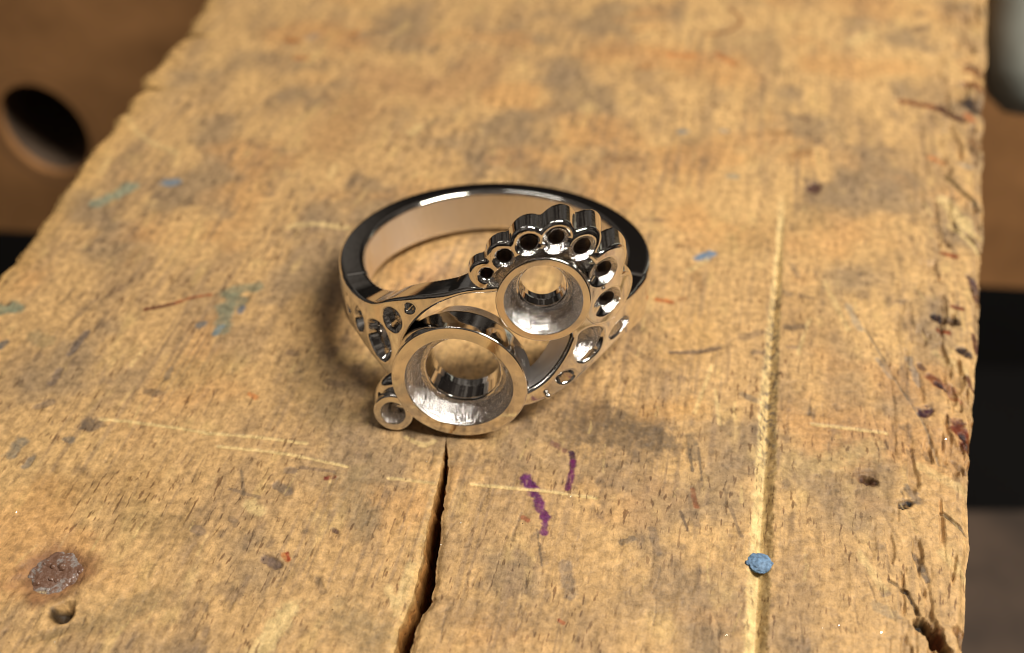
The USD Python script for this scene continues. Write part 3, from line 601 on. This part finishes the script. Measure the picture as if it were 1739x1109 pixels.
def seat_liner(outline, ro, shrink, dep, through):
    o_ = spline(outline, 5); c = o_.mean(0); st = []
    for t in np.linspace(0, 1, 9): st.append((c + (o_ - c) * (0.985 - (1 - shrink) * t), ro - 0.06 - dep * t))
    if through: st.append((c + (o_ - c) * (shrink - 0.03), 8.9))
    else: st += [(c + (o_ - c) * shrink * k, ro - 0.06 - dep - 0.05) for k in (0.5, 0.01)]
    n = len(o_); v = np.vstack([np.stack([r_ * np.sin(q[:, 0] / RU), r_ * np.cos(q[:, 0] / RU), q[:, 1]], 1) for q, r_ in st])
    k = np.arange(len(st) - 1)[:, None] * n; i = (k + np.arange(n)).ravel(); j = (k + (np.arange(n) + 1) % n).ravel()
    return v, np.concatenate([np.stack([i, j, j + n], 1), np.stack([i, j + n, i + n], 1)])


right = ring + '/pierced_shoulder_001'; left = ring + '/pierced_shoulder'
rpart('stone_seat', seat_liner(HO_R[0], 10.84, 0.55, 0.95, False), 'cast_metal', parent=right)
rpart('stone_seat', seat_liner(HO_R[1], 10.87, 0.5, 0.7, False), 'cast_metal', parent=right)
rpart('stone_seat', seat_liner(HO_R[2], 10.78, 0.6, 0.8, True), 'cast_metal', parent=right)
rpart('stone_seat', seat_liner(HO_L[3], 10.86, 0.66, 0.7, True), 'cast_metal', parent=left)
rpart('stone_seat', seat_liner(HO_L[4], 10.87, 0.7, 0.5, True), 'cast_metal', parent=left)
lw = spline([(4.86, 1.0), (4.79, .62), (4.46, -.1), (3.81, -1.08), (3.07, -1.84), (2.2, -2.36)], 6, False) + np.array([-0.03, 0.03]); rr_ = np.linspace(10.66, 8.95, 6)
v = np.vstack([np.stack([k * np.sin(lw[:, 0] / RU), k * np.cos(lw[:, 0] / RU), lw[:, 1]], 1) for k in rr_]); n_ = len(lw)
k = (np.arange(5)[:, None] * n_ + np.arange(n_ - 1)).ravel()
rpart('inner_wall', (v, np.concatenate([np.stack([k, k + n_, k + n_ + 1], 1), np.stack([k, k + n_ + 1, k + 1], 1)])), 'satin_metal', parent=right)

# halo of scalloped little settings above the small bezel: walls run straight inwards, the face follows the ring's curve
PET = [(-.38, 6.22, .93), (.62, 7.40, .93), (1.98, 8.22, .96), (3.62, 8.30, 1.02), (5.14, 7.45, 1.08), (6.58, 5.30, 1.36), (6.98, 2.92, 1.52)]
HOLE = [(-.30, 6.24, .52, .34), (.70, 7.32, .63, .43), (2.06, 8.06, .74, .49), (3.60, 8.12, .88, .47), (5.10, 7.26, .80, .52), (6.46, 5.20, .88, .51), (6.80, 2.95, .88, .47)]
SB = np.array([2.92, 10.98, 4.32])                            # middle of the small bezel's rim


def halo_fn(x, y, h):
    rho = np.hypot(x, y)
    d = None
    for cx, cz, r in PET:
        k = np.hypot(x - cx, h - cz) - r - 0.07 * np.clip(11.4 - rho, 0, 2.2)
        d = k if d is None else smin(d, k, 0.26)
    rb = np.hypot(x - SB[0], h - SB[2]); ang = np.arctan2(h - SB[2], x - SB[0])
    band = np.maximum(np.abs(rb - 3.0) - 0.9, np.maximum(-(ang + 0.55), ang - 2.75))
    d = smin(d, band, 0.12)
    face = 11.42 - 0.55 * np.clip((x - 5.2) / 3.0, 0, 1) ** 2
    back = 9.55 + 0.85 * np.clip((3.8 - x) / 4.2, 0, 1)
    d = slab(d, np.abs(rho - (face + back) / 2) - (face - back) / 2, 0.15)
    dep = np.clip(face - rho, -1, 3)
    ch = np.maximum(np.maximum(rb - 3.35, -(ang - 0.15)), 0.0) ; ch = np.maximum(rb - 3.4, np.maximum(0.25 - ang, ang - 2.85))
    d = smax(d, -np.maximum(ch, dep - 1.0), 0.12)
    for cx, cz, ra, rb_ in HOLE:
        k = np.hypot(x - cx, h - cz) - np.maximum(ra - 1.05 * dep, rb_)
        d = smax(d, -k, 0.04)
    return d


hv, hf = sdf_mesh(halo_fn, (-1.9, 6.5, 0.9), (9.1, 11.9, 9.8), 0.075)
halo = rpart('halo', (hv, hf), 'polished_metal')
halo.GetPrim().SetCustomDataByKey('label', 'scalloped wall of seven small open settings')
for cx, cz, ra, rb_ in HOLE:                                  # the rough-cast seat inside each little setting
    face = 11.42 - 0.55 * min(max((cx - 5.2) / 3.0, 0), 1) ** 2
    yf = math.sqrt(face ** 2 - cx ** 2)
    pr = [(rb_ - 0.005, -(ra - rb_) / 1.05 - 0.04), (rb_ + 0.01, -(ra - rb_) / 1.05), (ra - 0.02, -0.04)]
    pr = np.vstack([np.linspace(a, b, 8, endpoint=False) for a, b in zip(pr, pr[1:])] + [pr[-1:]])
    v, f = lathe(pr, 40)
    v = np.stack([cx + v[:, 0], 0 * v[:, 0], cz + v[:, 1]], 1) + np.stack([0 * v[:, 2], np.sqrt(np.maximum(face ** 2 - (cx + v[:, 0]) ** 2, 1)) + v[:, 2], 0 * v[:, 2]], 1)
    rpart('stone_seat', (v, f), 'cast_metal', parent=str(halo.GetPath()), flip=True)
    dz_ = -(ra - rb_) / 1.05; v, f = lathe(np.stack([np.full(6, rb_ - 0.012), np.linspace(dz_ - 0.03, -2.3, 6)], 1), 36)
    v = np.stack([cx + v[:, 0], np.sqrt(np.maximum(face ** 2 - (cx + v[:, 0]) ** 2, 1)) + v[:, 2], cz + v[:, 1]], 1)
    rpart('drilled_hole', (v, f), 'hole_shade_metal', parent=str(halo.GetPath()))  # dark liner, standing for the shade down the hole


a_ = np.linspace(0.28, 2.85, 60); k_ = np.linspace(0, 1, 8)       # rough floor of the channel between the scallops and the small bezel
A_, K_ = np.meshgrid(a_, k_, indexing='ij'); rb = 2.72 + 0.62 * K_; rho = 10.62 + 0.55 * K_ ** 3
cx_, ch_ = SB[0] + rb * np.cos(A_), SB[2] + rb * np.sin(A_)
v = np.stack([cx_, np.sqrt(rho ** 2 - cx_ ** 2), ch_], -1).reshape(-1, 3); v[:, 1] += 0.12 * (meshkit.fbm(v * 2.2, 3, 3) - 0.5)
i_ = (np.arange(59)[:, None] * 8 + np.arange(7)).ravel()
rpart('channel', (v, np.concatenate([np.stack([i_, i_ + 8, i_ + 9], 1), np.stack([i_, i_ + 9, i_ + 1], 1)])), 'cast_metal', parent=str(halo.GetPath()))


for (x0, z0, *_a), (x1, z1, *_b) in zip(HOLE, HOLE[1:]):      # grains of metal left between the seats
    q_ = np.array([(x0 + x1) / 2, (z0 + z1) / 2]); d_ = SB[[0, 2]] - q_; q_ = q_ + 0.16 * d_ / np.linalg.norm(d_)
    v, f = blob((q_[0], math.sqrt(11.22 ** 2 - q_[0] ** 2), q_[1]), (0.17, 0.22, 0.17), 2, int(9 + x1), 0.12)
    rpart('bead', (v, f), 'polished_metal', parent=str(halo.GetPath()))


def axes(theta, elev):
    t, e = math.radians(theta), math.radians(elev)
    n = np.array([math.sin(t) * math.cos(e), math.cos(t) * math.cos(e), math.sin(e)])
    a = np.cross([0, 0, 1.0], n); a /= np.linalg.norm(a); b = np.cross(n, a)
    return a, b, n


def bezel(name, cen, theta, elev, ro, ri, ledge_r, ledge_d, hole_r, depth, back_r, seed, label):
    a, b, n = axes(theta, elev); M = np.stack([a, b, n]); cen = np.array(cen)
    lift = 0.05
    outer = rounded([(ri + 0.02, -0.05), (ri + 0.02, lift * 0), (ro - 0.02, 0.0), (ro, -0.5), (ro - 0.04, -depth * 0.55), (back_r, -depth), (hole_r + 0.05, -depth), (hole_r + 0.05, -depth + 0.1)], 0.10, 4)

    def wob(v):
        r = np.hypot(v[..., 0], v[..., 1]); t = np.arctan2(v[..., 1], v[..., 0])
        w = 1 + 0.008 * np.sin(2 * t + seed) + 0.004 * np.sin(3 * t + 2 * seed)
        v = v.copy(); v[..., 0] *= w; v[..., 1] *= w; v[..., 2] += 0.04 * np.sin(2 * t + 1.3 * seed); return v
    fine = lambda p, k: np.vstack([np.linspace(s, e, k, endpoint=False) for s, e in zip(p, p[1:])] + [p[-1:]])
    v, f = lathe(fine(np.asarray(outer), 2), 180, wob)
    root = rpart(name, (cen + v @ M, f), 'polished_metal', smooth=40, flip=True)
    root.GetPrim().SetCustomDataByKey('label', label)
    cup = np.array([(ri + 0.03, -0.03), (ri - 0.02, -0.12), (ri - 0.10, -0.28), (ri - 0.30, -0.62), (ledge_r + 0.30, -ledge_d + 0.12), (ledge_r + 0.02, -ledge_d)])
    v, f = lathe(fine(cup, 10), 200, wob)
    nz = meshkit.fbm(v * 1.6 + seed, 4, seed) - 0.5
    rad = np.hypot(v[:, 0], v[:, 1])[:, None]; fade = smoothstep(0.0, 0.4, -v[:, 2])
    v[:, :2] *= 1 + (0.10 * nz * fade)[:, None] / 1.0; v[:, 2] += 0.18 * nz * fade
    rpart('bezel_seat', (cen + v @ M, f), 'cast_metal', parent=str(root.GetPath()))
    pipe = rounded([(ledge_r + 0.10, -ledge_d + 0.03), (ledge_r - 0.05, -ledge_d - 0.02), (hole_r + 0.06, -depth * 0.8), (hole_r + 0.05, -depth)], 0.08, 3)
    v, f = lathe(fine(np.asarray(pipe), 3), 120, wob)
    rpart('culet_hole', (cen + v @ M, f), 'polished_metal', parent=str(root.GetPath()), smooth=40)


bezel('bezel', (-2.08, 11.35, -1.36), -8, -1.5, 4.13, 3.27, 2.34, 1.45, 2.08, 3.2, 3.55, 2, 'large round bezel with a slightly dented rim')
bezel('bezel', SB + np.array([0, 0.25, 0.10]), 0.5, 0.5, 2.78, 2.27, 1.46, 1.70, 1.22, 2.9, 2.1, 5, 'smaller round bezel under the halo')

# little setting low on the left
a, b, n = axes(-9, 6); M = np.stack([a, b, n]); sc = np.array([-6.28, 10.42, -4.30])
v, f = lathe(rounded([(0.80, -0.04), (0.80, 0), (1.27, 0), (1.30, -0.5), (1.22, -1.6), (0.9, -2.6), (0.5, -2.6), (0.5, -2.5)], 0.12, 4), 72)
side_setting = rpart('side_setting', (sc + v @ M, f), 'polished_metal', smooth=40, flip=True)
v, f = lathe(np.vstack([np.linspace((0.82, -0.02), (0.46, -0.62), 10), np.linspace((0.44, -0.66), (0.42, -2.4), 6)]), 60)
rpart('stone_seat', (sc + v @ M, f), 'cast_metal', parent=str(side_setting.GetPath()))


def tube(points, radii, n=20):
    p = np.asarray(points, float); t = np.gradient(p, axis=0); t /= np.linalg.norm(t, axis=1)[:, None]
    x = np.cross(t, [0.3, 0.2, 1.0]); x /= np.linalg.norm(x, axis=1)[:, None]; y = np.cross(t, x); a = np.arange(n) * 2 * np.pi / n
    v = p[:, None] + np.asarray(radii)[:, None, None] * (np.cos(a)[None, :, None] * x[:, None] + np.sin(a)[None, :, None] * y[:, None])
    k = np.arange(len(p) - 1)[:, None] * n; i = (k + np.arange(n)).ravel(); j = (k + (np.arange(n) + 1) % n).ravel()
    return v.reshape(-1, 3), np.concatenate([np.stack([i, j, j + n], 1), np.stack([i, j + n, i + n], 1)])


q = spline([(-7.0, 9.3, -4.4), (-6.9, 9.0, -3.6), (-6.4, 9.1, -2.9), (-5.6, 9.3, -2.6)], 8, False)
rpart('strut', tube(q, np.linspace(0.55, 0.65, len(q))), 'polished_metal')
q = spline([(2.0, 9.6, -3.2), (0.2, 9.9, -4.4), (-2.0, 10.0, -4.9), (-4.6, 9.5, -4.6), (-6.0, 9.2, -4.3)], 8, False)
rpart('strut', tube(q, np.full(len(q), 0.5)), 'polished_metal')
v, f = blob((3.32, 10.55, -2.86), (0.2, 0.2, 0.2), 2, 1, 0.05)
rpart('bead', (v, f), 'polished_metal')

# ------------------------------------------------------------------ small things on the pin
p = G(1290, 957)
bl = join(blob(p + (0, 0, 0.02), (0.68, 0.64, 0.24), 5, 3, 0.30, 1.8), blob(p + (0.2, 0.35, 0.02), (0.3, 0.24, 0.16), 4, 6, 0.4, 2.0), blob(p + (-0.55, 0.0, 0.02), (0.26, 0.2, 0.14), 3, 5, 0.3))
tag(put('wax_speck', bl, 'blue_wax', smooth=True), 'small blue speck of wax stuck in the pale groove of the bench pin', 'speck')
p = top(97, 968)
cr = [blob(p + (0, 0, -0.12), (1.95, 1.7, 0.36), 6, 8, 0.34, 2.2)]
for k in range(14):
    a_, r_ = rng.uniform(0, 2 * np.pi), 1.5 * math.sqrt(rng.uniform()); s_ = rng.uniform(0.12, 0.28)
    cr.append(blob(p + (r_ * math.cos(a_), 0.8 * r_ * math.sin(a_), 0.30 * (1 - r_ / 1.7)), (s_, s_, s_ * 0.7), 2, k, 0.5))
tag(put('crusty_lump', join(*cr), 'crust', smooth=True), 'grey brown crusty lump in a pit near the lower left corner', 'lump')

chips_v, chips_f, cnt = [], [], 0
tet = np.array([(1, 1, 1), (-1, -1, 1), (-1, 1, -1), (1, -1, -1)], float); tf = np.array([(0, 1, 2), (0, 3, 1), (0, 2, 3), (1, 3, 2)])
for k in range(560):
    cx_, cy_ = (rng.uniform(0, 1640), rng.uniform(560, 1100)) if k < 420 else random.choice([(1302, 760), (1300, 830), (820, 820), (60, 680), (1500, 650), (1460, 790), (120, 990), (460, 950)])
    if k >= 420: cx_, cy_ = cx_ + rng.normal(0, 34), cy_ + rng.normal(0, 34)
    if 575 < cx_ < 1090 and cy_ < 745: continue
    s_ = rng.uniform(0.008, 0.026); A_ = np.linalg.qr(rng.normal(size=(3, 3)))[0]
    chips_v.append(tet @ A_.T * s_ * rng.uniform(0.5, 1.3, 3) + top(cx_, cy_) + (0, 0, s_ * 0.6)); chips_f.append(tf + cnt); cnt += 4
tag(put('metal_filings', (np.vstack(chips_v), np.vstack(chips_f)), 'filing_metal', smooth=False), 'tiny shiny metal filings sprinkled over the wood', 'filings', kind='stuff')

# ------------------------------------------------------------------ behind the pin: the front of the bench, out of focus
BY = math.radians(5); BN = np.array([math.sin(BY), math.cos(BY), 0]); BX = np.array([math.cos(BY), -math.sin(BY), 0]); BK = 88.0


def on_front(px_, py_, k=BK):
    d = ((px_ - W / 2) / FPX) * CR - ((py_ - H / 2) / FPX) * CU + CF
    return CAM + (k - CAM @ BN) / (d @ BN) * d


def extrude_poly(poly, depth): return trimesh.creation.extrude_polygon(poly, depth, engine='earcut')


from shapely import geometry as sg, affinity as aff
hc = on_front(76, 222); hr = 7.5
u_h, z_h = hc @ BX, hc[2]
panel = sg.Polygon([(-170, -69), (170, -69), (170, -1), (-170, -1)]).difference(aff.scale(sg.Point(u_h, z_h).buffer(hr, quad_segs=24), 0.97, 1.16))
pm = extrude_poly(panel, 18.0); v = np.array(pm.vertices)
bench_xyz = lambda v, k=BK: BX * v[:, :1] + np.array([0, 0, 1.0]) * v[:, 1:2] + BN * (k + v[:, 2:3])
bench = thing('workbench', 'brown wooden front of the workbench behind the bench pin, with a drilled round hole', 'workbench')
put('front_board', (bench_xyz(v), np.array(pm.faces)[:, ::-1]), 'bench_wood', bench, smooth=False)
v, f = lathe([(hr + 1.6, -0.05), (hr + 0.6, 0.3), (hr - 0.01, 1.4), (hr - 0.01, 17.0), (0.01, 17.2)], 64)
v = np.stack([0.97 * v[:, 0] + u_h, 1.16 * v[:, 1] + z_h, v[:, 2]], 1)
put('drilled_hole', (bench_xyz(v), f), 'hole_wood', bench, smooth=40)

# grey tool hanging at the right
s0 = on_front(1738, 40, BK - 9); bx = s0 @ BX
m_ = lathe([(0.01, -33), (2.4, -32.6), (4.6, -30.5), (5.8, -27), (6.2, -22), (6.2, 60), (5.0, 61), (0.01, 61)], 48)
tool = thing('hand_tool', 'blurred grey metal tool with rounded end behind the right edge of the pin', 'tool')
tp = on_front(1736, 196, BK - 18); ti = math.radians(28)
v = m_[0] + (0, 0, 33); v = np.stack([v[:, 0], v[:, 1] * math.cos(ti) + v[:, 2] * math.sin(ti), v[:, 2] * math.cos(ti) - v[:, 1] * math.sin(ti) - 33], 1); v = np.stack([v[:, 0] + tp[0], v[:, 1] + tp[1], v[:, 2] + tp[2] + 33], 1)
put('shaft', (v, m_[1]), 'tool_steel', tool, smooth=40)
# drawer below
d0 = 110.0
dr = trimesh.creation.box((320, 90, 4)); dv = np.array(dr.vertices) + (60, G(1700, 868, -d0)[1] - 45, -d0 - 2)
tag(put('drawer', (dv, np.array(dr.faces)), 'drawer_lining', smooth=False), 'dark brown drawer blurred far below the right edge of the pin', 'drawer')

kn = trimesh.creation.box((700, 500, 6)); kv = np.array(kn.vertices) + (0, 60, -330.0)
tag(put('floor', (kv, np.array(kn.faces)), 'shade_black', smooth=False), kind='structure')
bk = trimesh.creation.box((900, 6, 420)); kv = bench_xyz(np.array(bk.vertices)[:, [0, 2, 1]] + (0, -150 - 74 + 40, 260))
tag(put('added_shade_panel', (kv, np.array(bk.faces)), 'shade_black', smooth=False), 'added black panel standing for the shade below the bench', 'panel')  # added sheet, black in place of the shade below the bench
